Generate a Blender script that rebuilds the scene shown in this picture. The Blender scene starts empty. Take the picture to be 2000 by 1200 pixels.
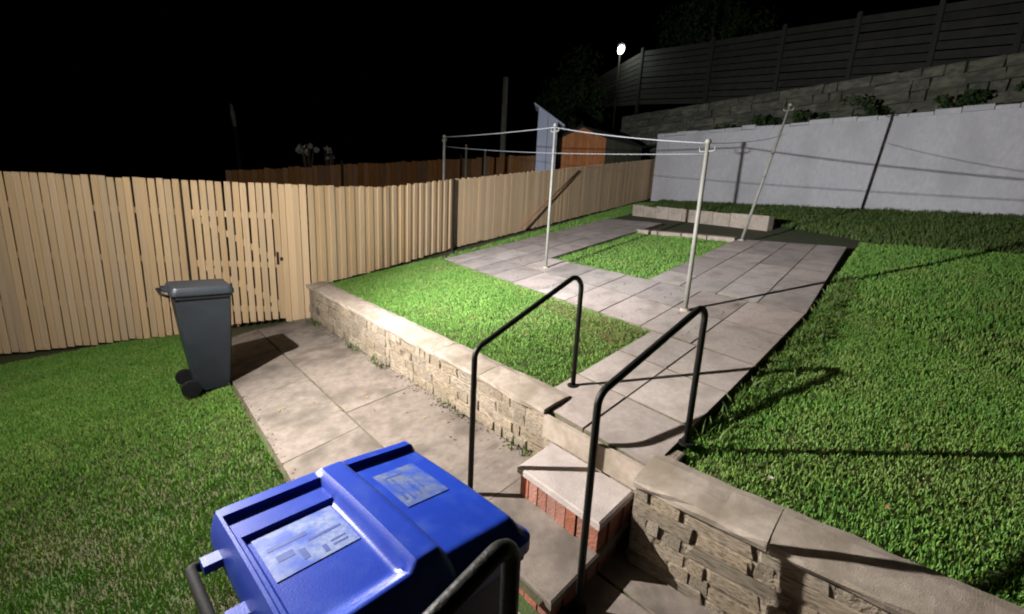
import bpy, bmesh, math, random
import numpy as np
from mathutils import Vector, Matrix
random.seed(7); rng = np.random.default_rng(7)
SC = bpy.context.scene; COL = SC.collection
rad = math.radians

# ------------------------------------------------------------------ camera
PITCH, ROLL, FPX, EYE = 0.21432, rad(2.936), 850.0, 2.40
cp, sp = math.cos(PITCH), math.sin(PITCH)
F = np.array([0, cp, -sp]); D = np.array([0, -sp, -cp]); R = np.array([1.0, 0, 0])
r2 = np.array([math.cos(ROLL), math.sin(ROLL)]); u2 = np.array([-math.sin(ROLL), math.cos(ROLL)])
cam = bpy.data.cameras.new('camera'); cam.sensor_width = 36; cam.lens = 36 * FPX / 2000; cam.clip_start = 0.05; cam.clip_end = 900
co = bpy.data.objects.new('camera', cam); COL.objects.link(co)
cx = R * r2[0] + D * u2[0]; cy = -(R * r2[1] + D * u2[1]); cz = -F
co.matrix_world = Matrix(((cx[0], cy[0], cz[0], 0), (cx[1], cy[1], cz[1], 0), (cx[2], cy[2], cz[2], EYE), (0, 0, 0, 1)))
SC.camera = co

# ------------------------------------------------------------------ night sky and exposure
w = bpy.data.worlds.new('World'); SC.world = w; w.use_nodes = True
nt = w.node_tree; bg = nt.nodes['Background']
sky = nt.nodes.new('ShaderNodeTexSky'); sky.sky_type = 'NISHITA'; sky.sun_disc = False
sky.sun_elevation = rad(-6.0); sky.sun_rotation = rad(200)
nt.links.new(sky.outputs[0], bg.inputs[0]); bg.inputs[1].default_value = 0.05
SC.view_settings.view_transform = 'Standard'; SC.view_settings.look = 'None'
SC.cycles.filter_width = 2.0; SC.view_settings.exposure = 0.0; SC.view_settings.gamma = 1.0; SC.view_settings.use_curve_mapping = False

# ------------------------------------------------------------------ the yard floodlight (outside the left of the frame)
LAMP = Vector((-3.72, 3.25, EYE + 0.80))
def spot(name, loc, target, watt, size, blend, radius, col):
    l = bpy.data.lights.new(name, 'SPOT'); l.energy = watt; l.spot_size = rad(size); l.spot_blend = blend
    l.shadow_soft_size = radius; l.color = col
    o = bpy.data.objects.new(name, l); COL.objects.link(o); o.location = loc
    o.rotation_euler = (Vector(target) - Vector(loc)).to_track_quat('-Z', 'Y').to_euler(); return o
pl0 = bpy.data.lights.new('floodlight_flood', 'POINT'); pl0.energy = 800; pl0.shadow_soft_size = 0.022; pl0.color = (1.0, 0.945, 0.87)
po0 = bpy.data.objects.new('floodlight_flood', pl0); COL.objects.link(po0); po0.location = LAMP
spot('floodlight_wide', LAMP, LAMP + Vector((0.95, 0.12, -0.20)), 2750, 172, 1.0, 0.022, (1.0, 0.945, 0.87))
spot('far_fill_spot', LAMP + Vector((0.06, 0.02, 0.0)), Vector((5.0, 12.5, EYE - 0.3)), 4800, 76, 1.0, 0.022, (0.93, 0.95, 1.0))  # extra spot added at the lamp to brighten the far end

# ------------------------------------------------------------------ frames: the garden's sloping plane
SX, SY, H0 = 0.11005, 0.11188, 1.943
O = np.array([0.3208, 3.2205]); EW = np.array([math.cos(rad(131.5)), math.sin(rad(131.5))]); EV = np.array([math.cos(rad(44)), math.sin(rad(44))])
MI = np.linalg.inv(np.array([EW, EV]).T)
def pz(x, y): return EYE - H0 + SX * x + SY * y
def P(a, b, off=0.0):
    q = O + a * EW + b * EV; return Vector((q[0], q[1], pz(q[0], q[1]) + off))
def AB(x, y): return MI @ (np.array([x, y]) - O)
def ray(px, py):
    q = np.array([px - 1000.0, py - 600.0]); return F * FPX + R * (q @ r2) + D * (q @ u2)
def gp(px, py, off=0.0):
    v = ray(px, py); t = (off - H0) / (v[2] - SX * v[0] - SY * v[1]); return Vector((v[0] * t, v[1] * t, v[2] * t + EYE))
def at(px, py, Y):
    v = ray(px, py); t = Y / v[1]; return Vector((v[0] * t, Y, v[2] * t + EYE))
LOW = -0.58
def path_off(a): return -0.42 - 0.028 * min(max(a, -1.0), 8.0)

# ------------------------------------------------------------------ materials
def mat(name, c1, c2=None, rough=0.8, scale=6.0, bump=0.0, bscale=60.0, rnd=0.0, metal=0.0, spec=0.4, c3=None, s3=1.3, stretch=None, coat=0.0, c3w=(0.48, 0.68), attr=None):
    m = bpy.data.materials.new(name); m.use_nodes = True; t = m.node_tree; N = t.nodes; L = t.links
    b = N['Principled BSDF']; b.inputs['Roughness'].default_value = rough; b.inputs['Metallic'].default_value = metal
    b.inputs['Specular IOR Level'].default_value = spec; b.inputs['Coat Weight'].default_value = coat
    tc = N.new('ShaderNodeTexCoord'); src = tc.outputs['Object']
    oi = N.new('ShaderNodeObjectInfo')
    mp = N.new('ShaderNodeMapping'); L.new(src, mp.inputs[0])
    if stretch: mp.inputs['Scale'].default_value = stretch
    ad = N.new('ShaderNodeVectorMath'); ad.operation = 'ADD'; L.new(mp.outputs[0], ad.inputs[0])
    ml = N.new('ShaderNodeVectorMath'); ml.operation = 'SCALE'; ml.inputs[3].default_value = 37.0
    cb = N.new('ShaderNodeCombineXYZ'); L.new(oi.outputs['Random'], cb.inputs[0]); L.new(oi.outputs['Random'], cb.inputs[1])
    L.new(cb.outputs[0], ml.inputs[0]); L.new(ml.outputs[0], ad.inputs[1]); vec = ad.outputs[0]
    n1 = N.new('ShaderNodeTexNoise'); n1.inputs['Scale'].default_value = scale; n1.inputs['Detail'].default_value = 8; n1.inputs['Roughness'].default_value = 0.65
    L.new(vec, n1.inputs['Vector'])
    rp = N.new('ShaderNodeValToRGB'); rp.color_ramp.elements[0].position = 0.32; rp.color_ramp.elements[1].position = 0.68
    rp.color_ramp.elements[0].color = (*c1, 1); rp.color_ramp.elements[1].color = (*(c2 or c1), 1); L.new(n1.outputs[0], rp.inputs[0])
    out = rp.outputs[0]
    if c3:
        n3 = N.new('ShaderNodeTexNoise'); n3.inputs['Scale'].default_value = s3; n3.inputs['Detail'].default_value = 6; L.new(vec, n3.inputs['Vector'])
        r3 = N.new('ShaderNodeMapRange'); r3.inputs[1].default_value = c3w[0]; r3.inputs[2].default_value = c3w[1]; L.new(n3.outputs[0], r3.inputs[0])
        mx = N.new('ShaderNodeMix'); mx.data_type = 'RGBA'; L.new(r3.outputs[0], mx.inputs[0]); L.new(out, mx.inputs[6]); mx.inputs[7].default_value = (*c3, 1); out = mx.outputs[2]
    if attr:
        an = N.new('ShaderNodeAttribute'); an.attribute_name = attr
        mx = N.new('ShaderNodeMix'); mx.data_type = 'RGBA'; mx.blend_type = 'MULTIPLY'; mx.inputs[0].default_value = 1; L.new(out, mx.inputs[6]); L.new(an.outputs['Color'], mx.inputs[7]); out = mx.outputs[2]
    if rnd:
        mr = N.new('ShaderNodeMapRange'); mr.inputs[3].default_value = 1 - rnd; mr.inputs[4].default_value = 1 + rnd; L.new(oi.outputs['Random'], mr.inputs[0])
        hs = N.new('ShaderNodeHueSaturation'); L.new(mr.outputs[0], hs.inputs['Value']); L.new(out, hs.inputs['Color'])
        mh = N.new('ShaderNodeMath'); mh.operation = 'MULTIPLY'; mh.inputs[1].default_value = 7.31; L.new(oi.outputs['Random'], mh.inputs[0])
        fr = N.new('ShaderNodeMath'); fr.operation = 'FRACT'; L.new(mh.outputs[0], fr.inputs[0])
        m2 = N.new('ShaderNodeMapRange'); m2.inputs[3].default_value = 1 - rnd * 0.8; m2.inputs[4].default_value = 1 + rnd * 0.8; L.new(fr.outputs[0], m2.inputs[0]); L.new(m2.outputs[0], hs.inputs['Saturation'])
        out = hs.outputs[0]
    L.new(out, b.inputs['Base Color'])
    if bump:
        n2 = N.new('ShaderNodeTexNoise'); n2.inputs['Scale'].default_value = bscale; n2.inputs['Detail'].default_value = 6; L.new(vec, n2.inputs['Vector'])
        bp = N.new('ShaderNodeBump'); bp.inputs['Strength'].default_value = bump; bp.inputs['Distance'].default_value = 0.02; L.new(n2.outputs[0], bp.inputs['Height']); L.new(bp.outputs[0], b.inputs['Normal'])
    return m
M = dict(
    joint=mat('joint_sand', (0.09, 0.075, 0.055), (0.17, 0.14, 0.11), 0.95, 20, 0.4, 60, c3=(0.06, 0.07, 0.03), s3=5),
    petal=mat('petal', (0.75, 0.75, 0.72)),
    dead_leaf=mat('dead_leaf', (0.16, 0.095, 0.04), (0.30, 0.20, 0.09), 0.8, 30),
    soil=mat('soil', (0.03, 0.03, 0.014), (0.065, 0.06, 0.028), 0.95, 9, 0.6, 40, c3=(0.03, 0.06, 0.012), s3=2.0),
    ground=mat('ground', (0.018, 0.022, 0.010), (0.04, 0.04, 0.02), 0.95, 1.2, 0.5, 12),
    grass=mat('grass', (0.085, 0.215, 0.032), (0.14, 0.295, 0.052), 0.55, 2.2, spec=0.3, attr='tint', c3=(0.14, 0.235, 0.055), s3=1.1, c3w=(0.48, 0.78)),
    weed=mat('weed', (0.035, 0.075, 0.014), (0.075, 0.12, 0.025), 0.6, 5, spec=0.3, attr='tint'),
    dry_grass=mat('dry_grass', (0.11, 0.12, 0.045), (0.17, 0.15, 0.065), 0.7, 5, spec=0.2, attr='tint'),
    slab=mat('paving_slab', (0.30, 0.258, 0.242), (0.40, 0.35, 0.33), 0.88, 24, 0.3, 170, rnd=0.20, c3=(0.225, 0.192, 0.178), s3=3.5, c3w=(0.45, 0.75)),
    concrete=mat('path_concrete', (0.115, 0.094, 0.081), (0.18, 0.152, 0.134), 0.88, 11, 0.3, 150, c3=(0.075, 0.062, 0.052), s3=2.6, rnd=0.09),
    coping=mat('coping_stone', (0.25, 0.208, 0.172), (0.36, 0.308, 0.265), 0.92, 16, 0.35, 190, rnd=0.07, c3=(0.20, 0.165, 0.125), s3=3),
    stone=mat('wall_stone', (0.215, 0.175, 0.13), (0.345, 0.29, 0.225), 0.92, 9, 0.6, 70, rnd=0.20, c3=(0.10, 0.078, 0.052), s3=8),
    mortar=mat('mortar', (0.17, 0.138, 0.105), (0.275, 0.23, 0.178), 0.95, 12, 0.9, 40, c3=(0.06, 0.045, 0.028), s3=4),
    brick=mat('red_brick', (0.19, 0.08, 0.056), (0.29, 0.125, 0.09), 0.85, 10, 0.5, 60, rnd=0.22),
    step=mat('step_concrete', (0.27, 0.235, 0.225), (0.38, 0.335, 0.32), 0.85, 6, 0.3, 110, c3=(0.26, 0.21, 0.185), s3=2.5),
    board=mat('fence_wood', (0.46, 0.325, 0.195), (0.65, 0.485, 0.305), 0.78, 4, 0.25, 30, rnd=0.10, stretch=(14, 14, 0.9), c3=(0.36, 0.25, 0.15), s3=1.6, c3w=(0.55, 0.72)),
    rail_wood=mat('rail_wood', (0.28, 0.175, 0.09), (0.38, 0.25, 0.135), 0.8, 5, 0.2, 30, stretch=(1, 6, 6)),
    dark_post=mat('dark_post', (0.010, 0.008, 0.006), (0.018, 0.014, 0.010), 0.8, 8),
    black_steel=mat('black_painted_steel', (0.006, 0.0065, 0.006), (0.011, 0.012, 0.010), 0.5, 14, 0.2, 55, spec=0.22),
    galv=mat('galvanised_pole', (0.15, 0.15, 0.132), (0.215, 0.21, 0.185), 0.6, 8, 0.1, 40, metal=0.0),
    line=mat('clothes_line', (0.19, 0.195, 0.21), None, 0.6),
    blue=mat('blue_lid', (0.009, 0.036, 0.33), (0.012, 0.047, 0.40), 0.36, 5, 0.06, 160, spec=0.5, c3=(0.03, 0.07, 0.36), s3=10, c3w=(0.5, 0.78)),
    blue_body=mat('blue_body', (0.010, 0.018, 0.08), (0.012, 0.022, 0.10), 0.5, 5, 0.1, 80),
    dark_plastic=mat('dark_plastic', (0.006, 0.0065, 0.008), (0.012, 0.012, 0.014), 0.75, spec=0.12, scale=8, bump=0.1, bscale=80),
    grey_plastic=mat('grey_bin_plastic', (0.015, 0.020, 0.028), (0.022, 0.028, 0.037), 0.45, 4, 0.1, 80),
    label=mat('worn_label', (0.10, 0.15, 0.38), (0.235, 0.29, 0.46), 0.5, 55, c3=(0.03, 0.08, 0.42), s3=9, c3w=(0.44, 0.62)),
    emblem=mat('worn_emblem', (0.065, 0.10, 0.26), (0.135, 0.17, 0.265), 0.55, 40, c3=(0.02, 0.065, 0.38), s3=12, c3w=(0.42, 0.60)),
    ink=mat('label_ink', (0.02, 0.05, 0.26), (0.06, 0.10, 0.33), 0.5, 20),
    white_wall=mat('painted_wall', (0.36, 0.36, 0.385), (0.44, 0.44, 0.47), 0.85, 9, 0.3, 25, c3=(0.33, 0.33, 0.35), s3=0.8, stretch=(1.2, 1.2, 0.7)),
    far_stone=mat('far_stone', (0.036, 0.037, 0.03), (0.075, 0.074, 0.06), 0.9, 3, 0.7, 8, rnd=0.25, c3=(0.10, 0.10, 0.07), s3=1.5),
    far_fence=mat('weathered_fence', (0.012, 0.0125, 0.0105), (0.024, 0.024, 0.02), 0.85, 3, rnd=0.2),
    brown_fence=mat('brown_stained_fence', (0.17, 0.08, 0.028), (0.25, 0.12, 0.043), 0.8, 4, rnd=0.2),
    orange=mat('orange_stained_wood', (0.30, 0.115, 0.04), (0.41, 0.165, 0.06), 0.7, 4, rnd=0.1),
    felt=mat('roof_felt', (0.012, 0.013, 0.013), (0.022, 0.022, 0.022), 0.9, 10),
    green_wood=mat('dark_green_wood', (0.05, 0.055, 0.035), (0.075, 0.08, 0.05), 0.8, 6, rnd=0.2),
    bluegrey=mat('blue_grey_panel', (0.38, 0.42, 0.56), (0.46, 0.50, 0.64), 0.7, 3, rnd=0.05),
    leaf=mat('leaf', (0.015, 0.032, 0.010), (0.035, 0.06, 0.018), 0.85, 3, spec=0.1, attr='tint'),
    pale_leaf=mat('pale_leaf', (0.30, 0.32, 0.30), (0.45, 0.46, 0.43), 0.6, 3, attr='tint'),
    bark=mat('bark', (0.05, 0.04, 0.03), (0.09, 0.07, 0.05), 0.9, 6, 0.5, 20),
    shadow_line=mat('shadow_line_brown', (0.20, 0.075, 0.04), (0.28, 0.11, 0.06), 0.7, 8, stretch=(6, 6, 1)),
    pole_wood=mat('grey_wood_pole', (0.30, 0.29, 0.25), (0.42, 0.41, 0.35), 0.8, 6),
    render=mat('house_render', (0.42, 0.36, 0.28), (0.5, 0.43, 0.34), 0.9, 3, 0.3, 30),
    debris=mat('debris', (0.03, 0.024, 0.015), (0.09, 0.065, 0.035), 0.95, 20),
)
def emission(name, col, s):
    m = bpy.data.materials.new(name); m.use_nodes = True; b = m.node_tree.nodes['Principled BSDF']
    b.inputs['Base Color'].default_value = (0.8, 0.8, 0.8, 1); b.inputs['Emission Color'].default_value = (*col, 1); b.inputs['Emission Strength'].default_value = s; return m
M['lens'] = emission('lamp_lens', (1, 0.97, 0.92), 30)

# ------------------------------------------------------------------ object helpers
def link(name, me, m=None, parent=None):
    o = bpy.data.objects.new(name, me); COL.objects.link(o)
    if m is not None and me is not None and not me.materials: me.materials.append(m)
    if parent: o.parent = parent
    return o
def tag(o, label=None, cat=None, group=None, kind=None):
    if label: o['label'] = label
    if cat: o['category'] = cat
    if group: o['group'] = group
    if kind: o['kind'] = kind
    return o
def thing(name, loc, label, cat, group=None, rz=0.0):
    o = bpy.data.objects.new(name, None); COL.objects.link(o); o.location = loc; o.rotation_euler[2] = rz; o.empty_display_size = 0.1
    return tag(o, label, cat, group)
def mesh(name, V, Fc, smooth=False):
    me = bpy.data.meshes.new(name); me.from_pydata([tuple(v) for v in V], [], Fc); me.update()
    if smooth: me.polygons.foreach_set('use_smooth', [True] * len(me.polygons))
    return me
def wobj(name, V, Fc, m, parent=None, smooth=False):
    """vertices in world space, stored about the object's own base point"""
    V = [Vector(v) for v in V]
    c = Vector((sum(v.x for v in V) / len(V), sum(v.y for v in V) / len(V), min(v.z for v in V)))
    o = link(name, mesh(name, [v - c for v in V], Fc, smooth), m)
    place(o, c, parent); return o
def place(o, loc, parent=None, rz=None):
    M4 = Matrix.Translation(Vector(loc))
    if rz is not None: M4 = M4 @ Matrix.Rotation(rz, 4, 'Z')
    if parent:
        o.parent = parent
        pm = Matrix.Translation(parent.location) @ parent.rotation_euler.to_matrix().to_4x4()
        q = parent
        if q.parent:
            pm = Matrix.Translation(q.parent.location) @ q.parent.rotation_euler.to_matrix().to_4x4() @ pm
        M4 = pm.inverted() @ M4
    l, r, _ = M4.decompose(); o.location = l; o.rotation_euler = r.to_euler()
    return o
BOXF = [(0, 3, 2, 1), (4, 5, 6, 7), (0, 1, 5, 4), (1, 2, 6, 5), (2, 3, 7, 6), (3, 0, 4, 7)]
def hexa(lo, hi): return list(lo) + list(hi), BOXF
def slab_mesh(top, th, bev=0.004):
    """a slab from four top corners: bevelled arris, vertical sides"""
    t = [Vector(p) for p in top]; c = sum(t, Vector()) / 4
    def inn(p, d): v = (c - p); return p + v.normalized() * d
    a = [inn(p, bev * 1.6) for p in t]; b = [p - Vector((0, 0, bev)) for p in t]; d = [p - Vector((0, 0, th)) for p in t]
    V = d + b + a
    Fc = [(0, 3, 2, 1)] if False else [(3, 2, 1, 0)]
    for k in range(4):
        n = (k + 1) % 4
        Fc += [(k, n, 4 + n, 4 + k), (4 + k, 4 + n, 8 + n, 8 + k)]
    Fc.append((8, 9, 10, 11)); return V, Fc
def fixn(o):
    bm = bmesh.new(); bm.from_mesh(o.data); bmesh.ops.recalc_face_normals(bm, faces=bm.faces); bm.to_mesh(o.data); bm.free(); return o
def bevel_box(name, sx, sy, sz, bev, seg=1, base=True):
    bm = bmesh.new(); bmesh.ops.create_cube(bm, size=1.0)
    bmesh.ops.scale(bm, vec=(sx, sy, sz), verts=bm.verts)
    if base: bmesh.ops.translate(bm, vec=(0, 0, sz / 2), verts=bm.verts)
    bmesh.ops.bevel(bm, geom=bm.edges[:], offset=bev, segments=seg, affect='EDGES', profile=0.6)
    me = bpy.data.meshes.new(name); bm.to_mesh(me); bm.free(); return me
def fillet(pts, rs, seg=8):
    pts = [Vector(p) for p in pts]; out = [pts[0]]
    for k in range(1, len(pts) - 1):
        p, r = pts[k], rs[k]; a = (pts[k - 1] - p).normalized(); b = (pts[k + 1] - p).normalized()
        ang = a.angle(b)
        if r <= 0 or ang > 3.1: out.append(p); continue
        d = r / math.tan(ang / 2); A = p + a * d; B = p + b * d; cen = p + (a + b).normalized() * (r / math.sin(ang / 2))
        for s in range(seg + 1):
            t = s / seg; q = A.lerp(B, t) - cen; q0 = (A - cen); q1 = (B - cen); th = q0.angle(q1)
            out.append(cen + (q0 * math.sin((1 - t) * th) + q1 * math.sin(t * th)) / math.sin(th))
    out.append(pts[-1]); return out
def tube(pts, rad_, n=12, cap=True):
    pts = [Vector(p) for p in pts]; V = []; Fc = []; up = None
    rr = rad_ if isinstance(rad_, (list, tuple)) else [rad_] * len(pts)
    for k, p in enumerate(pts):
        t = (pts[min(k + 1, len(pts) - 1)] - pts[max(k - 1, 0)]).normalized()
        if up is None:
            up = t.orthogonal().normalized()
        up = (up - t * up.dot(t)).normalized(); s = t.cross(up)
        for j in range(n):
            a = 2 * math.pi * j / n; V.append(p + (up * math.cos(a) + s * math.sin(a)) * rr[k])
    for k in range(len(pts) - 1):
        for j in range(n):
            Fc.append((k * n + j, k * n + (j + 1) % n, (k + 1) * n + (j + 1) % n, (k + 1) * n + j))
    if cap: Fc += [tuple(range(n))[::-1], tuple(range((len(pts) - 1) * n, len(pts) * n))]
    return V, Fc
def stone_variants(n):
    out = []
    for k in range(n):
        bm = bmesh.new(); bmesh.ops.create_cube(bm, size=1.0); bmesh.ops.bevel(bm, geom=bm.edges[:], offset=0.055, segments=1, affect='EDGES')
        for v in bm.verts: v.co += Vector((random.uniform(-.05, .05), random.uniform(-.05, .05), random.uniform(-.06, .06)))
        me = bpy.data.meshes.new('stone'); bm.to_mesh(me); bm.free(); me.materials.append(M['stone']); out.append(me)
    return out
STONES = stone_variants(9)

# ------------------------------------------------------------------ scattered blades (grass, weeds, leaves)
def in_poly(x, y, poly):
    c = np.zeros(len(x), bool); n = len(poly)
    for i in range(n):
        x1, y1 = poly[i]; x2, y2 = poly[(i + 1) % n]
        if y1 == y2: continue
        c ^= ((y1 > y) != (y2 > y)) & (x < (x2 - x1) * (y - y1) / (y2 - y1) + x1)
    return c
def blades(name, poly, dens, h, wd, m, off=0.0, offf=None, lean=0.6, clump=0.5, zf=None, keep=None):
    poly = [tuple(p[:2]) for p in poly]; xs = [p[0] for p in poly]; ys = [p[1] for p in poly]
    area = (max(xs) - min(xs)) * (max(ys) - min(ys)); n = int(area * dens)
    x = rng.uniform(min(xs), max(xs), n); y = rng.uniform(min(ys), max(ys), n); k = in_poly(x, y, poly)
    if keep is not None: k &= keep(x, y)
    x, y = x[k], y[k]; n = len(x)
    if not n: return None
    cl = 0.5 + 0.5 * np.sin(x * 9.1 + 3 * np.sin(y * 5.3)) * np.sin(y * 8.3 + 2.4 * np.sin(x * 6.1))
    cl2 = 0.5 + 0.5 * np.sin(x * 2.3 + 1.7 * np.sin(y * 1.9) + 1.0) * np.sin(y * 2.9)
    z = (EYE - H0 + SX * x + SY * y + off) if zf is None else zf(x, y)
    if offf is not None: z = z + offf(x, y)
    ht = rng.uniform(h[0], h[1], n) * (1 - clump + clump * 2 * (0.6 * cl + 0.4 * cl2)); wv = rng.uniform(0.6, 1.3, n) * wd
    th = rng.uniform(0, 2 * np.pi, n); ph = rng.uniform(0, 2 * np.pi, n); ln = rng.uniform(0.1, 1, n) * lean * ht
    dx, dy = np.cos(th) * wv / 2, np.sin(th) * wv / 2; lx, ly = np.cos(ph) * ln, np.sin(ph) * ln
    V = np.empty((n, 5, 3))
    V[:, 0] = np.stack([x - dx, y - dy, z - 0.004], 1); V[:, 1] = np.stack([x + dx, y + dy, z - 0.004], 1)
    V[:, 2] = np.stack([x + dx * .8 + lx * .35, y + dy * .8 + ly * .35, z + ht * .6], 1); V[:, 3] = np.stack([x - dx * .8 + lx * .35, y - dy * .8 + ly * .35, z + ht * .6], 1)
    V[:, 4] = np.stack([x + lx, y + ly, z + ht], 1)
    c = V.reshape(-1, 3).mean(0); c[2] = V[:, :, 2].min()
    me = bpy.data.meshes.new(name); me.vertices.add(n * 5); me.vertices.foreach_set('co', (V.reshape(-1, 3) - c).ravel())
    b5 = np.arange(n)[:, None] * 5
    idx = (b5 + np.array([[0, 1, 2, 3, 3, 2, 4]])).ravel(); me.loops.add(n * 7); me.loops.foreach_set('vertex_index', idx.astype(np.int32))
    st = (np.arange(n)[:, None] * 7 + np.array([[0, 4]])).ravel(); me.polygons.add(n * 2)
    me.polygons.foreach_set('loop_start', st.astype(np.int32))
    try: me.polygons.foreach_set('loop_total', np.tile([4, 3], n).astype(np.int32))
    except Exception: pass
    me.update(); me.validate()
    a = me.attributes.new('tint', 'FLOAT_COLOR', 'POINT')
    v = rng.uniform(0.72, 1.2, n); yl = rng.uniform(0, 1, n) ** 7
    colr = np.stack([v * (1 + 0.9 * yl), v * (1 + 0.1 * yl), v * (1 + .3 * yl), np.ones(n)], 1)
    a.data.foreach_set('color', np.repeat(colr, 5, 0).ravel().astype(np.float32))
    o = link(name, me, m); o.location = c; return o
def foliage(name, centre, size, n, ls, m, parent, seed=0):
    g = np.random.default_rng(seed); k = max(5, n // 70)
    cc = g.normal(0, 1, (k, 3)); cc /= np.linalg.norm(cc, axis=1)[:, None]; cc *= g.uniform(.35, 1, (k, 1)); cr = g.uniform(.16, .38, k)
    w_ = g.integers(0, k, n); d = g.normal(0, 1, (n, 3)); d /= np.linalg.norm(d, axis=1)[:, None]
    p = (cc[w_] + d * cr[w_][:, None] * g.uniform(.5, 1, (n, 1))) * np.array(size)
    t = g.normal(0, 1, (n, 3)); t /= np.linalg.norm(t, axis=1)[:, None]; s = np.cross(t, g.normal(0, 1, (n, 3))); s /= np.linalg.norm(s, axis=1)[:, None]
    L_ = g.uniform(.6, 1.3, (n, 1)) * ls
    V = np.stack([p - t * L_, p + s * L_ * .45, p + t * L_, p - s * L_ * .45], 1).reshape(-1, 3)
    me = bpy.data.meshes.new(name); me.from_pydata(V.tolist(), [], (np.arange(n)[:, None] * 4 + np.arange(4)).tolist()); me.update()
    a = me.attributes.new('tint', 'FLOAT_COLOR', 'POINT'); v = g.uniform(.55, 1.3, n); c4 = np.stack([v, v, v, np.ones(n)], 1)
    a.data.foreach_set('color', np.repeat(c4, 4, 0).ravel().astype(np.float32))
    o = link(name, me, m); place(o, centre, parent); return o

# ================================================================== GROUND
def sheet(name, pts, m, kind='structure'):
    o = wobj(name, pts, [tuple(range(len(pts)))], m); fixn(o)
    if o.data.polygons[0].normal.z < 0: o.data.flip_normals()
    return tag(o, kind=kind)
def tilted(name, ab, off, m):
    return sheet(name, [P(a, b, off) for a, b in ab], m)
tilted('lawn_ground', [(-30, 0.16), (60, 0.16), (60, 70), (-30, 70)], -0.075, M['soil'])
V = [P(a, b, path_off(a) - 0.05) for (a, b) in ((8, .16), (3.5, .16), (.5, .16), (-.8, .16), (8, -.86), (3.5, -.86), (.5, -.86), (-.8, -.86), (8, -12), (3.5, -12), (.5, -12))]
o = wobj('path_ground', V, [(0, 1, 5, 4), (1, 2, 6, 5), (2, 3, 7, 6), (4, 5, 9, 8), (5, 6, 10, 9)], M['soil']); fixn(o); tag(o, kind='structure')
tilted('path_verge_ground', [(8, 0.16), (40, 0.16), (40, -12), (8, -12)], path_off(8) - 0.055, M['soil'])
tilted('lower_ground', [(.5, 0.3), (-30, 0.3), (-30, -12), (.5, -12)], LOW - 0.06, M['soil'])
g = sheet('ground', [(-400, -400, -5.5), (400, -400, -5.5), (400, 400, -5.5), (-400, 400, -5.5)], M['ground'])

# ================================================================== PAVING
paving = tag(bpy.data.objects.new('garden_paving', None), kind='structure'); COL.objects.link(paving); paving.location = P(2, 3)
def lerp2(c, u, v):
    a = [(c[0][k] * (1 - u) + c[1][k] * u) for k in (0, 1)]; b = [(c[3][k] * (1 - u) + c[2][k] * u) for k in (0, 1)]
    return a[0] * (1 - v) + b[0] * v, a[1] * (1 - v) + b[1] * v
def slab_field(c, nu, nv, off, m, parent, gap=0.012, th=0.075, name='paving_slab', us=None, vs=None, jit=0.0022):
    us = us or [k / nu for k in range(nu + 1)]; vs = vs or [k / nv for k in range(nv + 1)]
    Lu = math.dist(c[0], c[1]); Lv = math.dist(c[0], c[3])
    for i in range(len(us) - 1):
        for j in range(len(vs) - 1):
            gu, gv = gap / Lu / 2, gap / Lv / 2; dz = random.uniform(-jit, jit); tx, ty = random.uniform(-jit, jit) * .6, random.uniform(-jit, jit) * .6
            top = []
            for (u, v, sx, sy) in ((us[i] + gu, vs[j] + gv, -1, -1), (us[i + 1] - gu, vs[j] + gv, 1, -1), (us[i + 1] - gu, vs[j + 1] - gv, 1, 1), (us[i] + gu, vs[j + 1] - gv, -1, 1)):
                a, b = lerp2(c, u, v); of = off(a) if callable(off) else off
                top.append(P(a, b, of + dz + sx * tx + sy * ty))
            V, Fc = slab_mesh(top, th); o_ = wobj(name, V, Fc, m, parent); o_.data.materials.append(M['joint'])
            for k_ in range(1, 9): o_.data.polygons[k_].material_index = 1
            fixn(o_)
strip = [(5.75, 2.70), (-0.92, 1.86), (-0.88, 3.57), (5.82, 4.28)]
slab_field(strip, 10, 2, 0.0, M['slab'], paving)
slab_field([(0.22, 0.045), (-0.95, 0.0), (-0.92, 1.85), (0.24, 1.99)], 2, 2, 0.002, M['slab'], paving, us=[0, .49, 1], vs=[0, .31, .66, 1])
slab_field([(5.82, 4.29), (3.80, 4.08), (4.05, 9.0), (6.05, 9.2)], 3, 7, 0.0, M['slab'], paving)
slab_field([(1.38, 3.82), (-0.88, 3.58), (-0.45, 7.85), (1.50, 7.70)], 4, 6, 0.0, M['slab'], paving)
# pale edging along the far side of the grass square
for k in range(4):
    a0, a1 = 4.03 - k * .63, 4.03 - (k + 1) * .63 + .02
    V, Fc = slab_mesh([P(a0, 7.62, .03), P(a1, 7.60, .03), P(a1, 7.74, .03), P(a0, 7.76, .03)], .12); fixn(wobj('edging_kerb', V, Fc, M['coping'], paving))

for pts in (strip, [(0.22, 0.1), (-0.95, 0.1), (-0.92, 1.85), (0.24, 1.99)], [(5.8, 4.29), (3.82, 4.08), (4.05, 8.98), (6.03, 9.18)], [(1.36, 3.82), (-0.86, 3.58), (-0.43, 7.83), (1.48, 7.68)]):
    ca, cb = sum(p[0] for p in pts) / 4, sum(p[1] for p in pts) / 4
    tilted('joint_sand', [(ca + (a - ca) * .992, cb + (b - cb) * .992) for a, b in pts], -.007, M['joint']).parent = None
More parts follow.
